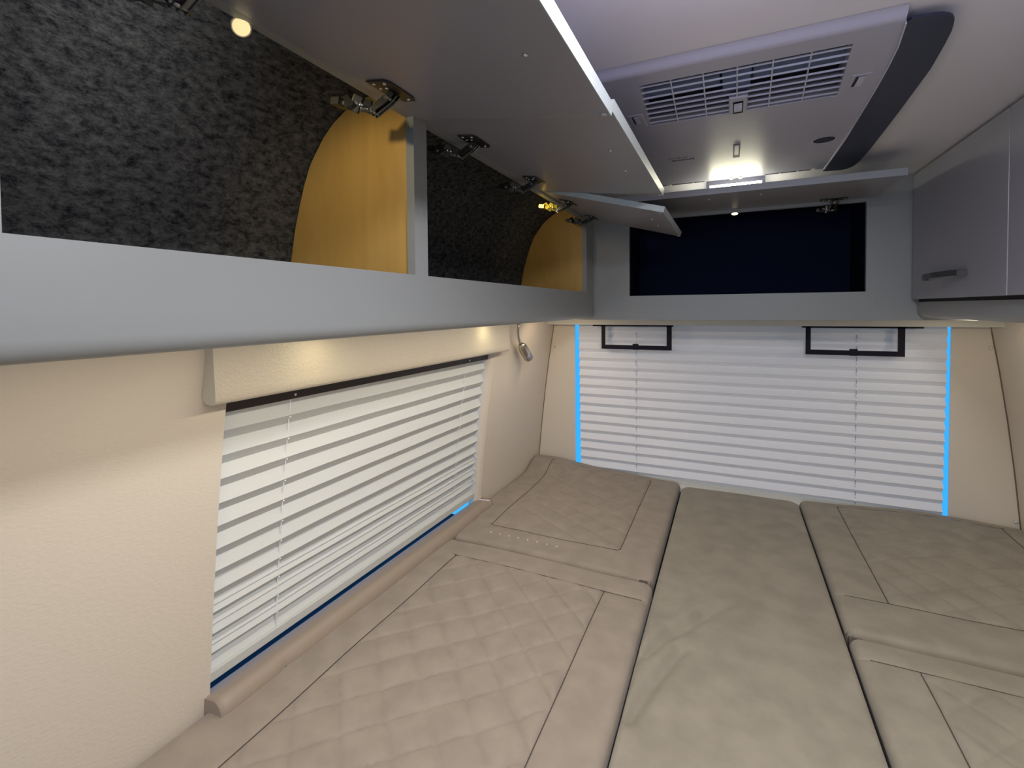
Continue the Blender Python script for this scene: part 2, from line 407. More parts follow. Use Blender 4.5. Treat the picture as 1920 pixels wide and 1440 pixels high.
    for (pn, fn) in regions+[('border', lambda a, b: np.ones(a.shape, bool))]:
        sel = fn(ctrx, ctry) & ~done; done |= sel
        I, J = np.nonzero(sel)
        if len(I) == 0: continue
        q = np.stack([I*ny+J, (I+1)*ny+J, (I+1)*ny+J+1, I*ny+J+1], 1)
        used, inv = np.unique(q, return_inverse=True)
        co = V.reshape(-1, 3)[used]; fc = inv.reshape(q.shape)
        sk = MB()
        if pn == 'border':     # skirt all round
            ring = [(i, 0) for i in range(nx)]+[(nx-1, j) for j in range(1, ny)]+[(i, ny-1) for i in range(nx-2, -1, -1)]+[(0, j) for j in range(ny-2, 0, -1)]
            P = [V[i, j] for i, j in ring]; n = len(P)
            vs = [tuple(p) for p in P]+[(p[0], p[1], bot+.004) for p in P]
            sk.add(vs, [(k, (k+1) % n, n+(k+1) % n, n+k) for k in range(n)], True)
            sk.f.append(tuple(range(n, 2*n))); sk.sm.append(False)
        vv = [tuple(map(float, p)) for p in co]+[tuple(map(float, p)) for p in sk.v]
        ff = [tuple(map(int, p)) for p in fc]+[tuple(int(k)+len(co) for k in p) for p in sk.f]
        me = bpy.data.meshes.new(pn); me.from_pydata(vv, [], ff); me.update()
        me.polygons.foreach_set('use_smooth', [True]*len(fc)+sk.sm); me.materials.append(mats.get(pn, m))
        o = bpy.data.objects.new(pn, me); COL.objects.link(o); o.parent = root; o.location = -Vector(root.location)
    return root
noise = lambda x, y, a=.0015, s=0: a*(np.sin(9*x+5*y+s)+np.sin(13*y-7*x+2+s)*.7+np.sin(23*x+17*y+s*2)*.3)
crown = lambda x, y, x0, x1, y0, y1, a: a*np.sin(PI*np.clip((x-x0)/(x1-x0), 0, 1))**.5*np.sin(PI*np.clip((y-y0)/(y1-y0), 0, 1))**.5
def h_fl(x, y): return noise(x, y)+crown(x, y, -1.0, -.217, .12, 1.53, .006)
def h_bl(x, y):
    return noise(x, y, .0018, 1)+crown(x, y, -1.0, -.22, 1.54, 2.49, .006)+.040*smooth((y-2.28)/.14)*smooth((-.55-x)/.38)+.012*smooth((y-2.2)/.2)*smooth((-.25-x)/.3) \
        -.006*np.exp(-(((x+.27)/.05)**2+((y-1.56)/.03)**2))
def poly_dist(x, y, pts):
    d = np.full(x.shape, 9.); 
    for (a, b) in zip(pts[:-1], pts[1:]):
        ax, ay = a; bx, by = b; L2 = (bx-ax)**2+(by-ay)**2
        t = np.clip(((x-ax)*(bx-ax)+(y-ay)*(by-ay))/L2, 0, 1)
        d = np.minimum(d, np.hypot(x-ax-t*(bx-ax), y-ay-t*(by-ay))+.03*(np.abs(t-.5) > .499)*0)
    return d
def h_c(x, y):
    d1 = poly_dist(x, y, [(-.19, 1.205), (-.15, 1.291), (-.08, 1.393), (-.024, 1.475), (.034, 1.53)])
    d2 = poly_dist(x, y, [(-.192, 1.001), (-.167, 1.09), (-.109, 1.249)])
    f1 = smooth((.06-x)/.14); 
    return noise(x, y, .0016, 2)+crown(x, y, -.208, .272, .12, 2.445, .006)-.026*f1*np.exp(-(d1/.019)**2)+.007*f1*np.exp(-(d1/.06)**2)-.018*np.exp(-(d2/.018)**2)+.006*np.exp(-(d2/.05)**2)
def h_br(x, y): return noise(x, y, .0016, 3)+crown(x, y, .29, 1.03, 1.53, 2.49, .006)+.016*smooth((y-2.25)/.2)*smooth((x-.4)/.3)*smooth((1.02-x)/.3+.3)
def h_fr(x, y): return noise(x, y, .0015, 4)+crown(x, y, .28, 1.04, .12, 1.49, .006)
qreg = lambda a, b, c, d: (lambda x, y: (x > a) & (x < b) & (y > c) & (y < d))
S = .0055
cushion('mattress_cushion', 'large taupe quilted cushion in front left, under the side window', -1.0, -.217, .12, 1.532, .552,
        [('quilted_panel', qreg(-.88, -.35, .3, 1.428)), ('rear_strip', qreg(-2, 2, 1.428, 3)), ('side_strip', qreg(-.35, 2, 0, 1.428))],
        [(-.88, 0, 1.43, S), (-.35, 0, 1.43, S)], [(1.428, -.89, -.2, S)], (-.88, -.35, .3, 1.428, PI/4, .0893, -.594+.0, 1.087+.0, .0062), h_fl, M['fab'], wall=-1, step=.0052)
lr = cushion('mattress_cushion', 'taupe quilted cushion in the rear left corner, with a row of small white light dots', -1.0, -.222, 1.541, 2.488, .552,
        [('quilted_panel', qreg(-.872, -.356, 1.683, 2.425)), ('rear_strip', qreg(-.872, 2, 2.425, 3))],
        [(-.872, 1.683, 2.425, S), (-.356, 1.683, 2.425, S)], [(1.683, -.872, -.356, S*.7), (2.425, -.872, -.356, S)], (-.872, -.356, 1.683, 2.425, math.radians(60), .088, -.633, 1.668, .0050), h_bl, M['fab'], wall=-1)
cushion('mattress_cushion', 'long plain taupe cushion down the middle of the bed, with soft creases', -.211, .279, .12, 2.447, .548,
        [], [], [], None, h_c, M['fab2'], step=.0075, R=.045, r=.016)
rr = cushion('mattress_cushion', 'taupe quilted cushion in the rear right corner of the bed', .286, 1.03, 1.512, 2.478, .550,
        [('quilted_panel', qreg(.424, .955, 1.695, 2.43)), ('front_strip', qreg(.28, 2, 0, 1.695))],
        [(.424, 1.695, 2.43, S), (.955, 1.695, 2.43, S)], [(1.695, .29, 1.0, S*.6), (2.43, .424, .955, S*.6)], (.424, .955, 1.695, 2.43, math.radians(-60), .088, .577, 2.133, .0046), h_br, M['fab2'], wall=1)
cushion('mattress_cushion', 'taupe quilted cushion at front right, cut off by the picture edge', .286, 1.03, .12, 1.497, .550,
        [('quilted_panel', qreg(.413, .955, .3, 1.405)), ('rear_strip', qreg(.28, 2, 1.405, 3)), ('side_strip', qreg(.2, .413, 0, 1.405))],
        [(.413, 0, 1.405, S), (.955, 0, 1.405, S)], [(1.405, .29, 1.0, S*.8)], (.413, .955, .3, 1.405, math.radians(-45), .089, .6, 1.2, .0046), h_fr, M['fab2'], wall=1)
# light dots on the rear left cushion, shaped as small white domes
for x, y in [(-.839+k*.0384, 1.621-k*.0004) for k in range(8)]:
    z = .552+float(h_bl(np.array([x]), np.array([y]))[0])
    MB().tube([(x, y, z-.001), (x, y, z+.0012), (x, y, z+.0018)], [.0032, .0028, .001], 10).build('light_dot', M['light_dot'], lr)
# corner notches (dark zip tape) between front and rear cushions
MB().box((.2915, 1.5065, .495), (.322, 1.5120, .536)).build('zip_tape', M['zip'], rr)
MB().box((.322, 1.501, .495), (.43, 1.5120, .534)).build('zip_flap', M['fab2'], rr, bevel=.004)
MB().box((-.262, 1.5365, .5), (-.236, 1.5395, .546)).build('zip_tape', M['zip'], lr)

# padded bolster under the side window
bo = empty('sill_bolster', (-1.0, 1.24, .54), 'padded taupe leather bolster along the sill under the side window', 'bolster')
mb = MB(); ysb = list(np.linspace(.640, 1.852, 70)); prof = []
for k in range(13):
    a = PI*.5-PI*.5*k/12*1.15
    prof.append((math.cos(a), math.sin(a)))
n = len(prof)+2
vs = []
for y in ysb:
    e = min((y-.640), (1.852-y)); sq = math.sqrt(max(0, 1-(1-min(1, e/.012))**2))*.12+.88
    pin = .006*(math.exp(-((y-.80)/.012)**2)+math.exp(-((y-1.742)/.012)**2))
    xwv = float(xw(y, .57))
    row = [(xwv+.006, y, .584)]
    for (c, s_) in prof:
        row.append((xwv+.030+(.030-pin)*c*sq, y, .552+.034*s_*sq))
    row.append((xwv+.002, y, .520))
    row = [(row[0][0]-.026, y, .574)]+row[1:]
    vs += row
n = len(prof)+2; fs = []
for i in range(len(ysb)-1):
    for k in range(n-1): fs.append((i*n+k, i*n+k+1, (i+1)*n+k+1, (i+1)*n+k))
mb.add(vs, fs, True); mb.f.append(tuple(range(n))); mb.sm.append(False); mb.f.append(tuple((len(ysb)-1)*n+k for k in range(n))); mb.sm.append(False)
mb.build('padding', M['leather'], bo)
for yb in (.80, 1.742):
    xq = float(xw(yb, .57))+.056
    MB().tube([(xq, yb, .553), (xq-.006, yb, .553)], [.004, .006], 10).build('tuck_button', M['zip'], bo)
MB().tube([(float(xw(1.80, .6))+.012, 1.803, .590), (float(xw(1.83, .6))+.050, 1.835, .580)], .0022, 8).build('cord_guide', M['cord'], bo)

# ------------------------------------------------------------------ side window blind
bl = empty('pleated_blind', (-1.05, 1.22, .60), 'cream pleated blind drawn down over the left side window', 'blind')
DEP = .030
RID = [1.214, 1.163, 1.108, 1.056, 1.001, .949, .897, .846, .798, .751, .701, .656]
prof = [(-.009, 1.245)]   # (depth toward the room, z)
for k, zr_ in enumerate(RID):
    if k >= 9:
        up = prof[-1][1]; prof.append((.003, up-(up-zr_)*.38)); prof.append((-.001, up-(up-zr_)*.50))
    prof.append((.009, zr_)); prof.append((-.009, zr_-(.024 if k < 9 else .019)))
prof.append((.004, .612))
zend = .611
ya, yb_ = .630, 1.809
vs = []; fs = []
NY = 14
for i in range(NY+1):
    y = ya+(yb_-ya)*i/NY
    for (d, zz) in prof:
        sag = .0012*math.sin(i*1.3+zz*40)
        vs.append((float(xw(y, zz))-DEP+d, y+ (0), zz+sag*.4))
n = len(prof)
for i in range(NY):
    for k in range(n-1): fs.append((i*n+k, i*n+k+1, (i+1)*n+k+1, (i+1)*n+k))
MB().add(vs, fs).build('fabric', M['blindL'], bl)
def ybar(name, z0, z1, d0, d1, m, y0=ya, y1=yb_, parent=bl, bevel=0):
    b = MB(); vs = []
    for y in (y0, y1):
        for (d, zz) in ((d0, z0), (d1, z0), (d1, z1), (d0, z1)): vs.append((float(xw(y, zz))-DEP+d, y, zz))
    b.add(vs, [(0, 1, 2, 3), (7, 6, 5, 4), (0, 4, 5, 1), (1, 5, 6, 2), (2, 6, 7, 3), (3, 7, 4, 0)])
    return b.build(name, m, parent, bevel=bevel)
ybar('bottom_rail', zend-.021, zend+.003, -.012, .013, M['rail'], bevel=.002)
ybar('head_rail', 1.204, 1.250, -.012, .014, M['brown'])
for y in (.835, 1.655):
    pts = [(float(xw(y, zz))-DEP+.0020, y, zz) for zz in np.linspace(zend, 1.23, 12)]
    MB().tube(pts, .0011, 6).build('cord', M['cord'], bl)
    eb = MB()
    for zr_ in RID[1:]:
        zz = zr_-.006; x = float(xw(y, zz))-DEP+.005
        eb.tube([(x, y, zz+.0015), (x+.002, y, zz-.001)], .0020, 6)
    tag(eb.build('cord_eyelets', M['cord'], bl), kind='stuff')
    MB().tube([(float(xw(y, 1.214))-DEP+.014, y, 1.214), (float(xw(y, 1.214))-DEP+.0175, y, 1.214)], .0032, 10).build('rail_screw', M['screw'], bl)
# tension cords at the far edge
for (z0, z1) in ((.79, .765), (.735, .71), (.685, .66)):
    y = 1.806
    MB().tube([(float(xw(y, z0))-DEP+.006, y-.012, z0), (float(xw(y, z1))-DEP+.022, y-.002, z1)], .0014, 6).build('side_clip', M['cord'], bl)
# padded pelmet above the side window
pl = empty('padded_pelmet', (-.93, 1.24, 1.24), 'padded cream vinyl pelmet running above the left side window', 'pelmet')
mb = MB(); vs = []; fs = []
ysp = list(np.linspace(.600, 1.892, 60))
P2 = [(-.012, 1.245), (.010, 1.236), (.026, 1.2335), (.036, 1.236), (.040, 1.243), (.0405, 1.26), (.038, 1.30), (.036, 1.372), (-.012, 1.372)]
for i, y in enumerate(ysp):
    for (d, zz) in P2:
        wr_ = .0012*math.exp(-((y-1.30-.2*(1.3-zz))/.006)**2)+.0012*math.exp(-((y-1.62-.2*(1.3-zz))/.006)**2) if d > .02 else 0
        vs.append(((float(xw(y, 1.26))+d+wr_) if d > 0 else float(xw(y, zz))+.002, y, zz))
n = len(P2)
for i in range(len(ysp)-1):
    for k in range(n): fs.append((i*n+k, i*n+(k+1) % n, (i+1)*n+(k+1) % n, (i+1)*n+k))
mb.add(vs, fs, True); mb.f.append(tuple(range(n))); mb.f.append(tuple((len(ysp)-1)*n+k for k in range(n))); mb.sm += [False]*2
o = mb.build('padding', M['pelmet'], pl); o.modifiers.new('es', 'EDGE_SPLIT').split_angle = math.radians(50)

# ------------------------------------------------------------------ rear window blind
rb = empty('pleated_blind', (.02, 2.5, .55), 'wide white pleated blind drawn down over the rear window', 'blind')
pitch = .0488; prof = []; z = 1.330+.0
YB = 2.497
prof.append((-.007, 1.352)); prof.append((.007, z))
while z > .56:
    prof.append((-.007, z-pitch*.60)); prof.append((.008, z-pitch)); z -= pitch
zend2 = z
xa = lambda zz: -.745+.012*(1.33-zz)
xb = lambda zz: .806-.012*(1.33-zz)
vs = []; fs = []; NX = 12
for i in range(NX+1):
    for (d, zz) in prof:
        x = xa(zz)+(xb(zz)-xa(zz))*i/NX; vs.append((x, YB+d, zz+.0006*math.sin(i*1.7+zz*31)))
n = len(prof)
for i in range(NX):
    for k in range(n-1): fs.append((i*n+k, i*n+k+1, (i+1)*n+k+1, (i+1)*n+k))
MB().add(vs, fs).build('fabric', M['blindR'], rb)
MB().box((xa(.5), YB-.004, .522), (xb(.5), YB+.008, zend2+.002)).build('bottom_rail', M['rail'], rb)
MB().box((-.76, YB-.009, 1.346), (.812, YB+.012, 1.3645)).build('head_rail', M['rail'], rb)
for x in (-.440, .500):
    MB().tube([(x, YB-.0005, zend2), (x, YB-.0005, 1.35)], .0011, 6).build('cord', M['cordg'], rb)
    eb = MB(); z = 1.330
    while z > .56:
        for dz in (-.010, -.027):
            eb.tube([(x, YB-.0115+(.004 if dz > -.02 else 0), z+dz), (x, YB-.0065+(.004 if dz > -.02 else 0), z+dz-.001)], .0036, 6)
        z -= pitch
    tag(eb.build('cord_eyelets', M['cord'], rb), kind='stuff')

# black folding frames above the rear blind
def bracket(label, x0, x1, e0, e1):
    r = empty('bracket_frame', ((x0+x1)/2, 2.44, 1.333), label, 'bracket', 'black frames above the rear blind')
    z0, z1 = 1.208, 1.333; y0, y1 = 2.437, 2.443
    t = .021
    MB().box((x0, y0, z0), (x0+t*.9, y1, z1)).build('side_bar', M['black'], r)
    MB().box((x1-t*1.1, y0, z0), (x1, y1, z1)).build('side_bar', M['black'], r)
    MB().box((x0+t*.9, y0, z0), (x1-t*1.1, y1, z0+t)).build('lower_bar', M['black'], r)
    xm = (x0+x1)/2
    MB().box((xm-.014, y0-.003, z0-.001), (xm+.014, y1+.001, z0+t+.007)).build('latch', M['black'], r)
    MB().box((e0, y0-.0, 1.3245), (e1, y1+.012, 1.332)).build('mounting_plate', M['black'], r)
    return r
bracket('black rectangular frame hanging over the left end of the rear blind', -.606, -.259, -.652, -.252)
bracket('black rectangular frame hanging over the right end of the rear blind', .303, .652, .290, .712)

# ------------------------------------------------------------------ overhead lockers
XL, XR, YR = -.570, .6085, 2.15
ZT = 1.8865
def band(sgn, xf, y0, y1, z0, z1, r=.022, inner=.0):
    """rounded lower band of a side locker as xz polygon"""
    pts = [(xf-sgn*.0, z1), (xf, z0+r)]
    for k in range(1, 8):
        a = k/7*PI/2; pts.append((xf-sgn*(r-r*math.cos(a)), z0+r-r*math.sin(a)))
    return pts
def felt_sheet(parent, f, sgn, y0, y1, m, xin, off=.006):
    zs = [1.478, 1.50]+[z for z in ZP if z > 1.52]; zs[-1] = 1.881
    vs = []; fs = []
    for y in (y0, (y0+y1)/2, y1):
        row = [(xin, y, 1.478)]
        for z in zs: row.append((float(f(y, z))-sgn*(-off)*-1 if 0 else float(f(y, z))+sgn*off, y, z-(.004 if z > 1.75 else 0)))
        row.append((xin, y, 1.877)); vs += row
    n = len(zs)+2
    for i in range(2):
        for k in range(n-1): fs.append((i*n+k, i*n+k+1, (i+1)*n+k+1, (i+1)*n+k))
    return MB().add(vs, fs, True).build('felt_lining', m, parent)
def partition(parent, f, sgn, y0, y1, xin):
    pts = [(xin, 1.479)]
    zs = [1.479, 1.50]+[z for z in ZP if 1.52 < z < 1.87]
    for z in zs: pts.append((float(f((y0+y1)/2, z))+sgn*.010, z-(.005 if z > 1.75 else 0)))
    pts.append((xin, 1.872))
    return MB().prism(pts, 1, y0, y1).build('partition', M['wood'], parent)

def hinge(parent, org, ux, uy, slope, link='blk', name='hinge', drop=1.0, small=False):
    """org: point on hinge line; ux: outward unit (horizontal), uy: along hinge line. slope: tilt of the open door (dz/dx)"""
    ux = Vector(ux); uy = Vector(uy); org = Vector(org); uz = Vector((0, 0, 1))
    W = lambda a, b, c: org+ux*a+uy*b+uz*(c+slope*max(a, 0))
    def bar(mb, P0, P1, b0, b1, h, hz=None):
        d = (P1-P0).normalized(); nn = d.cross(uy).normalized()*h/2
        vs = []
        for b in (b0, b1):
            for q in (P0-nn, P1-nn, P1+nn, P0+nn): vs.append(q+uy*b)
        mb.add(vs, [(0, 1, 2, 3), (7, 6, 5, 4), (0, 4, 5, 1), (1, 5, 6, 2), (2, 6, 7, 3), (3, 7, 4, 0)])
    # plate screwed to the door
    pm = MB()
    out = [(.026, -.040), (.064, -.040), (.070, -.030), (.070, .030), (.064, .044), (.040, .044), (.026, .012)]
    vs = [W(a, b, -.0005) for a, b in out]+[W(a, b, -.0022) for a, b in out]; n = len(out)
    pm.add(vs, [tuple(range(n)), tuple(range(2*n-1, n-1, -1))]+[(i, (i+1) % n, n+(i+1) % n, n+i) for i in range(n)])
    hp = pm.build(name, M['blk'], parent)
    s = MB()
    for (a, b) in ((.034, -.030), (.056, -.030), (.056, .034), (.046, -.012), (.034, -.012)):
        s.tube([W(a, b, -.0022), W(a, b, -.0040)], [.0042, .0028], 8)
    tag(s.build('screws', M['screw'], hp), kind='stuff')
    # folded cup arm: two cheeks hanging from the plate
    c = MB(); end = W(.004, 0, -.030*drop)-uz*.004
    top = W(.050, 0, -.003); mid = W(.038, 0, -.012)
    for b in (-.003, .006, .015):
        c = MB(); prof_ = (end+(mid-end).normalized()*-.006, end, mid, top)
        d1 = (mid-end).normalized().cross(uy)*.0075; d2 = (top-mid).normalized().cross(uy)*.005
        q = [end-d1*.6-(mid-end).normalized()*.006, mid-d1*.9, top-d2, top+d2, mid+d1*.9, end+d1*.8-(mid-end).normalized()*.006]
        vs = [p+uy*b for p in q]+[p+uy*(b+.0017) for p in q]; n6 = 6
        c.add(vs, [tuple(range(6)), tuple(range(11, 5, -1))]+[(i, (i+1) % 6, 6+(i+1) % 6, 6+i) for i in range(6)])
        c.build('cheek_plate', M['steel'] if b > 0 else M['blk'], hp)
    c = MB(); bar(c, mid, end, .0078, .0148, .006); c.build('damper', M['steel'], hp)
    for q_ in (end, mid): MB().tube([q_+uy*(-.006), q_+uy*.020], .0042, 10).build('pivot_pin', M['steel'], hp)
    # links going back into the locker
    e1 = end+ux*(-.013)+uz*.009+uy*(-.010); e2 = end+ux*(-.024)+uz*.012+uy*(-.019); e3 = end+ux*(-.035)+uz*.008+uy*(-.028)
    for (pa, pb, b0_, b1_, hh_) in ((end+uz*.006, e1, -.003, .001, .022), (e1-uz*.003, e2, -.005, .000, .028), (e2+uz*.004, e3, -.006, .004, .024)):
        lk = MB(); bar(lk, pa, pb, b0_, b1_, hh_); lk.build('link_arm', M[link], hp, bevel=.0008)
    sp = MB(); A = end+uy*-.006; B = e1+uz*-.006
    pts = []
    for k in range(41):
        t = k/40; ang = t*2*PI*5; pts.append(A.lerp(B, t)+uy*math.cos(ang)*.0038+uz*math.sin(ang)*.0038)
    sp.tube(pts, .0009, 5); sp.build('spring', M['steel'], hp)
    rv = MB()
    for q in (e1, e2, e3, (e1+e2)/2): rv.tube([q+uy*-.006, q+uy*.010], .0034, 8)
    tag(rv.build('rivets', M['screw' if link != 'yellow_lit' else 'yellow_lit'], hp), kind='stuff')
    bk = MB(); bar(bk, e3+uz*.001, e3+ux*-.018+uz*.004, -.014, .014, .012)
    bk.box((0, 0, 0), (0, 0, 0)) if False else None
    bk.build('base_bracket', M['blk'] if link != 'yellow_lit' else M['yellow_lit'], hp)
    return hp

def flap(parent, org, ux, uy, b0, b1, width, slope, thick, bumpers, em='edge'):
    """door raised on its hinges; b0..b1 along the hinge line"""
    ux = Vector(ux); uy = Vector(uy); org = Vector(org)
    n_ = Vector((-ux.x*slope, -ux.y*slope, 1)).normalized(); d = (ux+Vector((0, 0, slope))).normalized()
    def W(a, b, c): return org+d*a+uy*b+n_*c
    def hexa(mb, a0, a1, c0, c1, bb0, bb1):
        vs = [W(a, b, c) for c in (c0, c1) for (a, b) in ((a0, bb0), (a1, bb0), (a1, bb1), (a0, bb1))]
        mb.add(vs, [(0, 3, 2, 1), (4, 5, 6, 7), (0, 1, 5, 4), (1, 2, 6, 5), (2, 3, 7, 6), (3, 0, 4, 7)])
    f = MB(); hexa(f, 0, width-.0015, 0, thick, b0+.0012, b1-.0012)
    door = f.build('flap_door', M['grey_door'], parent)
    for ar in ((width-.0015, width, b0, b1), (0, width-.0015, b0, b0+.0012), (0, width-.0015, b1-.0012, b1)):
        e = MB(); hexa(e, ar[0], ar[1], .0002, thick, ar[2], ar[3]); e.build('edge_band', M[em], door)
    for (a, b, big) in bumpers:
        r = .0065 if big else .0042
        q = MB(); q.tube([W(a, b, 0), W(a, b, -.0018), W(a, b, -.0030)], [r, r*.9, r*.45], 10)
        q.build('bumper' if big else 'door_screw', M['bumper'] if big else M['screw'], door)
    return door

# ---- left locker run
LL = empty('overhead_locker', (-.75, 1.0, 1.373), 'long grey overhead locker on the left wall, its three flap doors raised', 'locker')
cells(0, [-.62, .192, .785, .829, 2.032, YR], [1.427, 1.489, 1.802, ZT], lambda i, j: not (j == 1 and i in (1, 3)), XL-.0185, XL).build('face_frame', M['grey'], LL)
bp = band(-1, XL+.0022, -.6, YR, 1.373, 1.4275)
bp = [(XL-.0185, 1.4272), (XL+.0022, 1.4272)]+[(x if False else XL+.0022-(.022-.022*math.cos(k/7*PI/2)), 1.373+.022-.022*math.sin(k/7*PI/2)) for k, x in [(k, 0) for k in range(8)]]+[(-.885, 1.373), (-.885, 1.388), (XL-.0185, 1.388)]
bo_ = MB().prism(bp, 1, -.62, YR-.001, smooth=True).build('lower_band', M['grey'], LL); bo_.modifiers.new('es', 'EDGE_SPLIT').split_angle = math.radians(32)
felt_sheet(LL, xw, 1, -.6, YR-.002, M['felt'], XL-.0195)
for (a, b) in ((.787, .827), (2.0335, 2.05)): partition(LL, xw, 1, a, b, XL-.0188)
MB().box((-.9, -.62, 1.39), (XL-.02, -.60, 1.76)).build('end_panel', M['grey'], LL)
MB().box((XL-.040, -.6, 1.835), (XL-.0188, YR-.05, 1.872)).build('hinge_rail', M['grey'], LL)
OX = (1, 0, 0); OY = (0, 1, 0)
W1, W2 = .392, .392
H1 = (XL+.001, 0, 1.8005); s1 = -.158; s2 = -.150; s3 = -.272
flap(LL, H1, OX, OY, .17, .7985, .3935, s1, .020, [(.331, .577, 0), (.383, .789, 1)])
flap(LL, (XL+.001, 0, 1.8055), OX, OY, .802, 1.468, .394, s2, .0205, [(.340, 1.019, 0), (.340, 1.182, 0), (.386, 1.455, 1)])
flap(LL, (XL+.001, 0, 1.8085), OX, OY, 1.492, 2.028, .401, s3, .018, [(.388, 1.51, 1), (.34, 1.667, 0), (.34, 1.817, 0), (.394, 2.015, 1)])
for (y, s, z, lk) in ((.335, s1, 1.8005, 'blk'), (.660, s1, 1.8005, 'blk'), (.948, s2, 1.8055, 'blk'), (1.308, s2, 1.8055, 'blk'), (1.632, s3, 1.8085, 'yellow_lit'), (1.935, s3, 1.8085, 'blk')):
    h = hinge(LL, (XL, y, z-.001), OX, OY, s, lk)
# screw row on the near flap edge etc.
# ---- rear locker
RL = empty('overhead_locker', (.02, 2.3, 1.365), 'wide grey rear locker above the rear blind, its single flap raised', 'locker')
cells(1, [XL-.02, -.408, .457, XR+.02], [1.3655, 1.4715, 1.803, ZT], lambda i, j: not (j == 1 and i == 1), YR, YR+.0185).build('face_frame', M['grey'], RL)
MB().box((-.90, YR+.002, 1.3655), (.95, 2.498, 1.379)).build('bottom_panel', M['grey'], RL)
def v0box(a, b): MB().box(a, b).build('felt_lining', M['darkfelt'], RL)
v0box((-.42, 2.48, 1.46), (.47, 2.485, ZT-.004)); v0box((-.42, YR+.0187, 1.455), (.47, 2.48, 1.462)); v0box((-.425, YR+.0187, 1.46), (-.42, 2.48, ZT-.004)); v0box((.47, YR+.0187, 1.46), (.475, 2.48, ZT-.004))
v0box((-.42, YR+.0187, ZT-.008), (.47, 2.48, ZT-.004))
RX = (0, -1, 0); RYv = (1, 0, 0)
H4 = (0, YR-.001, 1.8155); s4 = -.034
flap(RL, H4, RX, RYv, -.422, .4735, .383, s4, .0215, [(.290, -.069, 0), (.296, .096, 0)], em='edge2')
hinge(RL, (.345, YR, 1.815), RX, RYv, s4, 'steel')
# ---- right locker run
GL = empty('overhead_locker', (.8, 1.3, 1.376), 'closed grey overhead locker on the right wall with a dark bar handle', 'locker')
MB().box((XR, -.3, 1.443), (XR+.0185, YR-.001, ZT)).build('face_frame', M['grey_door'], GL)
gp = [(XR+.0185, 1.431), (XR-.0012, 1.431)]+[(XR-.0012+(.022-.022*math.cos(k/7*PI/2)), 1.376+.022-.022*math.sin(k/7*PI/2)) for k in range(8)]+[(.93, 1.376), (.93, 1.390), (XR+.0185, 1.390)]
bo_ = MB().prism(gp, 1, -.3, YR-.001, smooth=True).build('lower_band', M['grey'], GL); bo_.modifiers.new('es', 'EDGE_SPLIT').split_angle = math.radians(32)
MB().box((XR+.004, -.3, 1.4312), (XR+.018, YR-.002, 1.4428)).build('shadow_gap', M['dark'], GL)
MB().box((XR+.02, -.31, 1.39), (.93, -.30, 1.75)).build('end_panel', M['grey'], GL)
for (y0, y1) in ((1.4985, 2.138), (.86, 1.4955)):
    dr = MB().box((XR-.0195, y0, 1.441), (XR-.0003, y1, 1.878)).build('locker_door', M['grey_door'], GL, bevel=.0015)
    if y0 > 1.2:
        hm = MB(); pts = [(XR-.0195-.0005, 1.985, 1.508), (XR-.036, 1.975, 1.5085), (XR-.0465, 1.93, 1.509), (XR-.050, 1.85, 1.5095), (XR-.0465, 1.76, 1.509), (XR-.036, 1.715, 1.5085), (XR-.02, 1.705, 1.508)]
        # flat bow: rectangle section swept along the curve
        vs = []; hh = .0085; tt = .0035
        for i, p in enumerate(pts):
            a = Vector(pts[max(i-1, 0)]); b = Vector(pts[min(i+1, 6)]); t = (b-a).normalized(); nr = Vector((0, 0, 1)).cross(t)
            for (u, w) in ((-1, -1), (1, -1), (1, 1), (-1, 1)): vs.append(Vector(p)+nr*u*tt+Vector((0, 0, w*hh)))
        fs = []
        for i in range(6):
            for k in range(4): fs.append((i*4+k, i*4+(k+1) % 4, (i+1)*4+(k+1) % 4, (i+1)*4+k))
        hm.add(vs, fs); hm.f += [(0, 1, 2, 3), (24, 25, 26, 27)]; hm.sm += [False]*2
        hd = hm.build('handle', M['handle'], dr, bevel=.0012)
        tag(hd, 'dark pewter bar handle')

# lamps inside lockers
def locker_lamp(loc, nrm, label, m, r):
    o = empty('locker_lamp', loc, label, 'lamp'); nrm = Vector(nrm).normalized(); L = Vector(loc)
    MB().tube([L+nrm*-.012, L-nrm*.001, L], [r*1.05, r*1.15, r*1.08], 20).build('housing', M['chrome'], o)
    MB().tube([L+nrm*.0004, L+nrm*.0022, L+nrm*.003], [r*.95, r*.85, r*.5], 20).build('lens', m, o)
    return o
locker_lamp((-.590, .435, 1.796), (.72, -.30, -.62), 'small warm round lamp glowing inside the nearest left locker', M['ledw'], .0115)
locker_lamp((.0165, 2.165, 1.8005), (0, -.15, -1), 'small warm round lamp under the rear locker opening top', M['ledw2'], .013)

# reading lamp
rl = empty('reading_lamp', (-.862, 1.955, 1.372), 'small satin nickel reading lamp hanging from a bent stem by the rear corner', 'lamp')
MB().tube([(-.862, 1.955, 1.3725), (-.862, 1.955, 1.360)], .016, 16).build('base', M['chrome'], rl)
st = [(-.862, 1.955, 1.36), (-.864, 1.952, 1.335), (-.869, 1.962, 1.31), (-.875, 1.982, 1.285), (-.879, 2.004, 1.266), (-.881, 2.018, 1.252)]
MB().tube(st, .0062, 10).build('stem', M['chrome'], rl)
hd0 = Vector((-.881, 2.018, 1.256)); hd1 = Vector((-.880, 2.112, 1.182)); hp = [hd0.lerp(hd1, t) for t in (0, .04, .14, .28, .5, .99, 1)]
MB().tube(hp, [.007, .013, .019, .0225, .0230, .0230, .020], 8, cap=False).build('lamp_shade', M['chrome'], rl)
MB().tube([hd0.lerp(hd1, .93), hd0.lerp(hd1, .95)], .0215, 12).build('lens', M['light_dot'], rl)

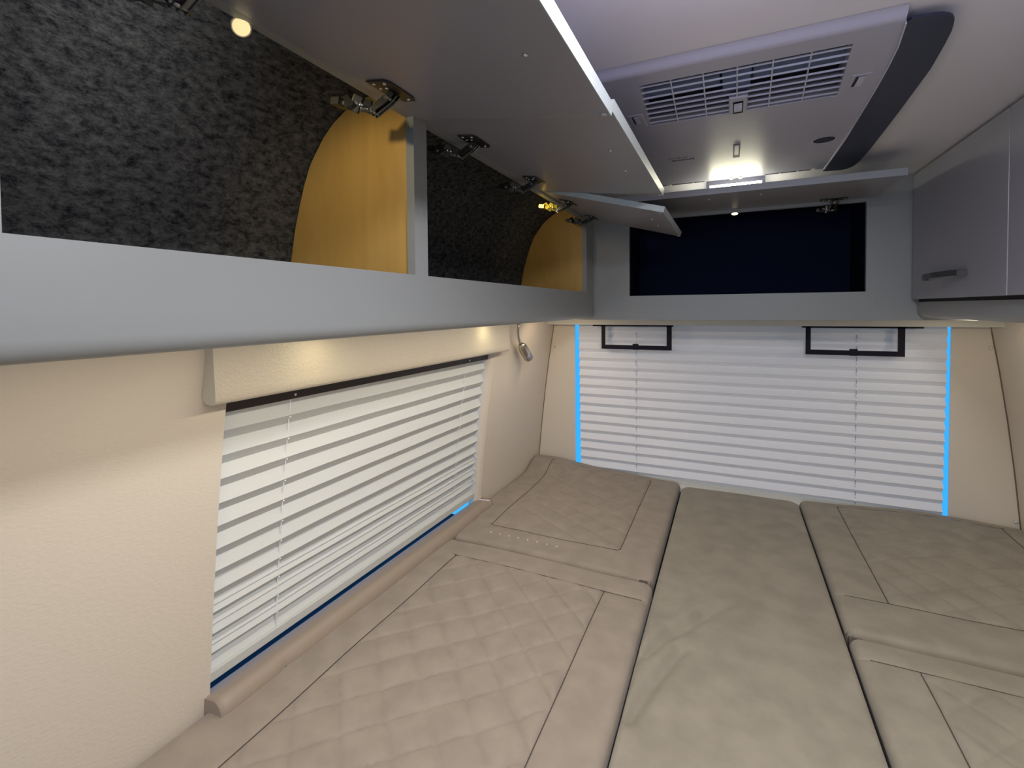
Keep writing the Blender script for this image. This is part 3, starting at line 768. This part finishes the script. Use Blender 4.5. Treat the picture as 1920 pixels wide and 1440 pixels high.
# ------------------------------------------------------------------ air conditioner on the ceiling
AC = empty('air_conditioner', (.05, 1.42, 1.886), 'white ceiling air conditioner with a slatted vent and navy side strip', 'air conditioner')
ZA, ZB = 1.872, 1.8865
gy0, gy1 = 1.006, 1.237
# cover plate with a trapezoid hole for the vent
def gl(y): return -.170-(y-gy0)*.052
def gr(y): return .192+(y-gy0)*.070
seam = [(.965, .254), (1.034, .264), (1.16, .272), (1.33, .277), (1.516, .281), (1.72, .281), (1.888, .280)]
sx = lambda y: float(np.interp(y, [s[0] for s in seam], [s[1] for s in seam]))
Ygrid = [.962, gy0, 1.05, 1.10, 1.15, 1.19, gy1, 1.31, 1.493, 1.692, 1.868]
cols = lambda y: [-.335+.0*y, gl(min(max(y, gy0), gy1)), gr(min(max(y, gy0), gy1)), sx(y)-.001]
mb = MB(); idx = {}
for i, y in enumerate(Ygrid):
    for k, x in enumerate(cols(y)):
        mb.v.append((x, y, ZA))
for i in range(len(Ygrid)-1):
    for k in range(3):
        if k == 1 and gy0 <= Ygrid[i] < gy1: continue
        mb.f.append((i*4+k, i*4+k+1, (i+1)*4+k+1, (i+1)*4+k)); mb.sm.append(False)
# sloping front edge, rear edge, vent reveal
o_ = len(mb.v)
crv = [(.955, .0010), (.9510, .0040), (.947, .0090), (.943, .0125), (.938, ZB-ZA)]
for (yy, dz_) in crv:
    for k, x in enumerate(cols(.962)): mb.v.append((x-(0 if k < 3 else .001), yy, ZA+dz_))
for j in range(len(crv)):
    for k in range(3):
        A_ = k if j == 0 else o_+(j-1)*4+k; B_ = o_+j*4+k
        mb.f.append((A_, A_+1, B_+1, B_)); mb.sm.append(True)
o_ = len(mb.v); last = (len(Ygrid)-1)*4
for k in range(4): mb.v.append((mb.v[last+k][0], 1.874, ZB))
for k in range(3): mb.f.append((last+k, last+k+1, o_+k+1, o_+k)); mb.sm.append(False)
for (xa_, ya_, xb_2, yb2) in ((gl(gy0), gy0, gr(gy0), gy0), (gr(gy0), gy0, gr(gy1), gy1), (gr(gy1), gy1, gl(gy1), gy1), (gl(gy1), gy1, gl(gy0), gy0)):
    mb.add([(xa_, ya_, ZA), (xb_2, yb2, ZA), (xb_2, yb2, ZA+.05), (xa_, ya_, ZA+.05)], [(0, 1, 2, 3)])
mb.build('cover', M['acw'], AC)
MB().box((gl(gy0)-.03, gy0-.008, ZA+.050), (gr(gy1)+.02, gy1+.008, ZA+.055)).build('vent_back', M['acdark'], AC)
# baffles seen through the vent
MB().box((-.185, 1.004, ZA+.030), (.20, 1.052, ZA+.034)).build('baffle', M['acin'], AC)
MB().box((-.185, 1.075, ZA+.022), (-.02, 1.135, ZA+.034)).build('baffle', M['acin2'], AC, bevel=.004)
MB().box((.040, 1.070, ZA+.022), (.205, 1.130, ZA+.034)).build('baffle', M['acin2'], AC, bevel=.004)
MB().box((-.016, 1.050, ZA+.014), (.038, 1.150, ZA+.034)).build('baffle', M['acin2'], AC, bevel=.004)
for yy in (1.150, 1.180, 1.210):
    MB().box((-.185, yy, ZA+.014), (.21, yy+.014, ZA+.018)).build('baffle', M['acin'], AC)
# vent slats and ribs
for k in range(8):
    y = gy0+.0125+k*.0290
    if k == 0: y = gy0+.014
    xL, xRr = gl(y)-.001, gr(y)+.001
    segs = [(xL, xRr)] if y < 1.148 else [(xL, -.003), (.033, xRr)]
    for (a, b) in segs: MB().box((a, y-.0010, ZA+.0005), (b, y+.0010, ZA+.0040)).build('slat', M['acgrille'], AC)
for fx in (.1667, .3333, .5, .6667, .8333):
    def xx(y): return gl(y)+(gr(y)-gl(y))*fx
    yA, yB = gy0-.001, (gy1+.001 if fx != .5 else 1.151)
    m_ = MB(); w = .0012; vs = []
    for z in (ZA+.0010, ZA+.0048):
        vs += [(xx(yA)-w, yA, z), (xx(yA)+w, yA, z), (xx(yB)+w, yB, z), (xx(yB)-w, yB, z)]
    m_.add(vs, [(0, 3, 2, 1), (4, 5, 6, 7), (0, 1, 5, 4), (1, 2, 6, 5), (2, 3, 7, 6), (3, 0, 4, 7)]); m_.build('vent_rib', M['acgrille'], AC)
# thumb wheel housing
MB().box((-.004, 1.150, ZA-.0018), (.034, gy1+.004, ZA+.012)).build('wheel_housing', M['acw'], AC, bevel=.003)
MB().box((.0045, 1.170, ZA-.0022), (.0255, 1.240, ZA+.004)).build('wheel_slot', M['acdark'], AC)
wm = MB()
for k in range(9):
    wm.box((.007, 1.174+k*.0070, ZA-.0062+.0010*abs(k-4)), (.023, 1.174+k*.0070+.0055, ZA))
tag(wm.build('thumb_wheel', M['acgrille'], AC), kind='stuff')
# latches
for (x, y) in ((-.205, 1.181), (.234, 1.172)):
    l = MB().box((x-.017, y-.030, ZA-.0012), (x+.017, y+.050, ZA+.002)).build('latch', M['acw'], AC, bevel=.001)
    MB().box((x-.009, y-.022, ZA-.0020), (x+.007, y+.024, ZA)).build('latch_slot', M['acdark'], l)
    MB().box((x-.004, y-.021, ZA-.0032), (x+.0068, y+.023, ZA)).build('latch_tab', M['acgrille'], l)
# small receiver and round sensor window
rc = MB().box((.0065, 1.478, ZA-.0016), (.0250, 1.605, ZA+.001)).build('receiver', M['acin'], AC, bevel=.001)
MB().box((.0105, 1.485, ZA-.0026), (.0210, 1.572, ZA)).build('receiver_tab', M['acw'], rc)
mb = MB(); c0 = Vector((.2315, 1.545, ZA)); vs = [c0+Vector((.0215*math.cos(a), .0245*math.sin(a), -.0008)) for a in np.linspace(0, 2*PI, 33)[:-1]]
mb.add(vs, [tuple(range(32))]); mb.tube([c0+Vector((0, 0, .001)), c0+Vector((0, 0, -.0006))], .026, 32)
mb.build('sensor_window', M['acdark'], AC)
mb = MB()
for i in range(32):
    a = 2*PI*i/32; b = 2*PI*(i+1)/32
    mb.add([(c0.x+r_*math.cos(t), c0.y+r_*1.12*math.sin(t), z_) for (r_, z_) in ((.0255, ZA-.0005), (.0285, ZA-.0005), (.0265, ZA-.0018)) for t in (a, b)], [(0, 1, 5, 4), (4, 5, 3, 2)])
mb.build('sensor_rim', M['acw'], AC)
# navy side strip with rounded ends
outb = [(x*1.013, y*1.0135) for (x, y) in [(.256, .945), (.276, .946), (.2865, .9475), (.297, .9515), (.305, .957), (.312, .965), (.3175, .976), (.3215, .991), (.3265, 1.014), (.332, 1.055), (.343, 1.158), (.353, 1.389), (.362, 1.668), (.362, 1.80), (.356, 1.852), (.344, 1.874), (.327, 1.883), (.288, 1.878), (.277, 1.872)]]
inb = [(s[1]+.0012, s[0]) for s in seam][::-1]
pts = outb+inb
MB().prism(pts, 2, ZA-.0012, ZA+.0035).build('side_strip', M['acblue'], AC)
MB().prism([(.285, .985), (.305, 1.0), (.320, 1.16), (.335, 1.40), (.345, 1.70), (.335, 1.86), (.285, 1.87)], 2, ZA+.0036, ZB).build('strip_mount', M['acdark'], AC)
MB().prism([(sx(y)-.0008, y) for y in np.linspace(.966, 1.868, 12)]+[(sx(y)+.0012+(.0012 if y > 1.5 else 0), y) for y in np.linspace(.966, 1.868, 12)][::-1], 2, ZA-.0030, ZA+.004).build('chrome_line', M['acgrille'], AC)
# rear slots of the unit
for (a, b) in ((-.300, -.215), (-.205, -.125), (-.120, -.085), (.108, .150), (.155, .200), (.208, .240)):
    MB().box((a, 1.857, ZA-.0008), (b, 1.8655, ZA+.001)).build('rear_slot', M['acdark'], AC)
for x in (-.205, .245):
    MB().box((x, 1.845, ZA-.0022), (x+.008, 1.869, ZA)).build('clip', M['white'], AC)
for x in (-.003, .026): MB().box((x, 1.852, ZA-.002), (x+.012, 1.8735, ZA+.001)).build('clip', M['white'], AC)
# maker's lettering, read from the rear of the caravan
def text(body, x, y, size, m, name, bold=0):
    cu = bpy.data.curves.new(name, 'FONT'); cu.body = body; cu.size = size; cu.extrude = .0002; cu.offset = bold; cu.align_x = 'LEFT'
    t = bpy.data.objects.new(name, cu); COL.objects.link(t)
    dg = bpy.context.evaluated_depsgraph_get(); me = bpy.data.meshes.new_from_object(t.evaluated_get(dg))
    bpy.data.objects.remove(t)
    o = bpy.data.objects.new(name, me); me.materials.append(m); COL.objects.link(o); o.parent = AC
    # faces down, letters run toward -x, tops toward +y
    o.matrix_local = Matrix(((-1, 0, 0, x-AC.location.x), (0, 1, 0, y-AC.location.y), (0, 0, -1, ZA-.0004-AC.location.z), (0, 0, 0, 1)))
    return o

text('truma', -.099, 1.5535, .0275, M['ink'], 'logo', .0006)
text('Aventa', -.1165, 1.5290, .0205, M['ink2'], 'lettering')

# ------------------------------------------------------------------ square ceiling lamp behind the air conditioner
CLM = empty('ceiling_lamp', (.015, 1.97, 1.886), 'lit square ceiling lamp with white frame, right behind the air conditioner', 'lamp')
lx0, lx1, ly0, ly1 = -.079, .110, 1.880, 2.068
t = .011
for (a, b, c, d) in ((lx0, ly0, lx0+t, ly0+t), (lx1-t, ly0, lx1, ly0+t), (lx0, ly1-t, lx0+t, ly1), (lx1-t, ly1-t, lx1, ly1)): MB().box((a, b, 1.842), (c, d, 1.8580)).build('corner_post', M['acw'], CLM, bevel=.002)
cells(2, [lx0, lx0+.012, lx1-.012, lx1], [ly0, ly0+.012, ly1-.012, ly1], lambda i, j: not (i == 1 and j == 1), 1.858, 1.8865).build('frame', M['acw'], CLM, bevel=.0015)
MB().box((lx0+t+.001, ly0+.003, 1.8465), (lx1-t-.001, ly1-.003, 1.8575)).build('diffuser', M['led'], CLM, bevel=.004, seg=3)
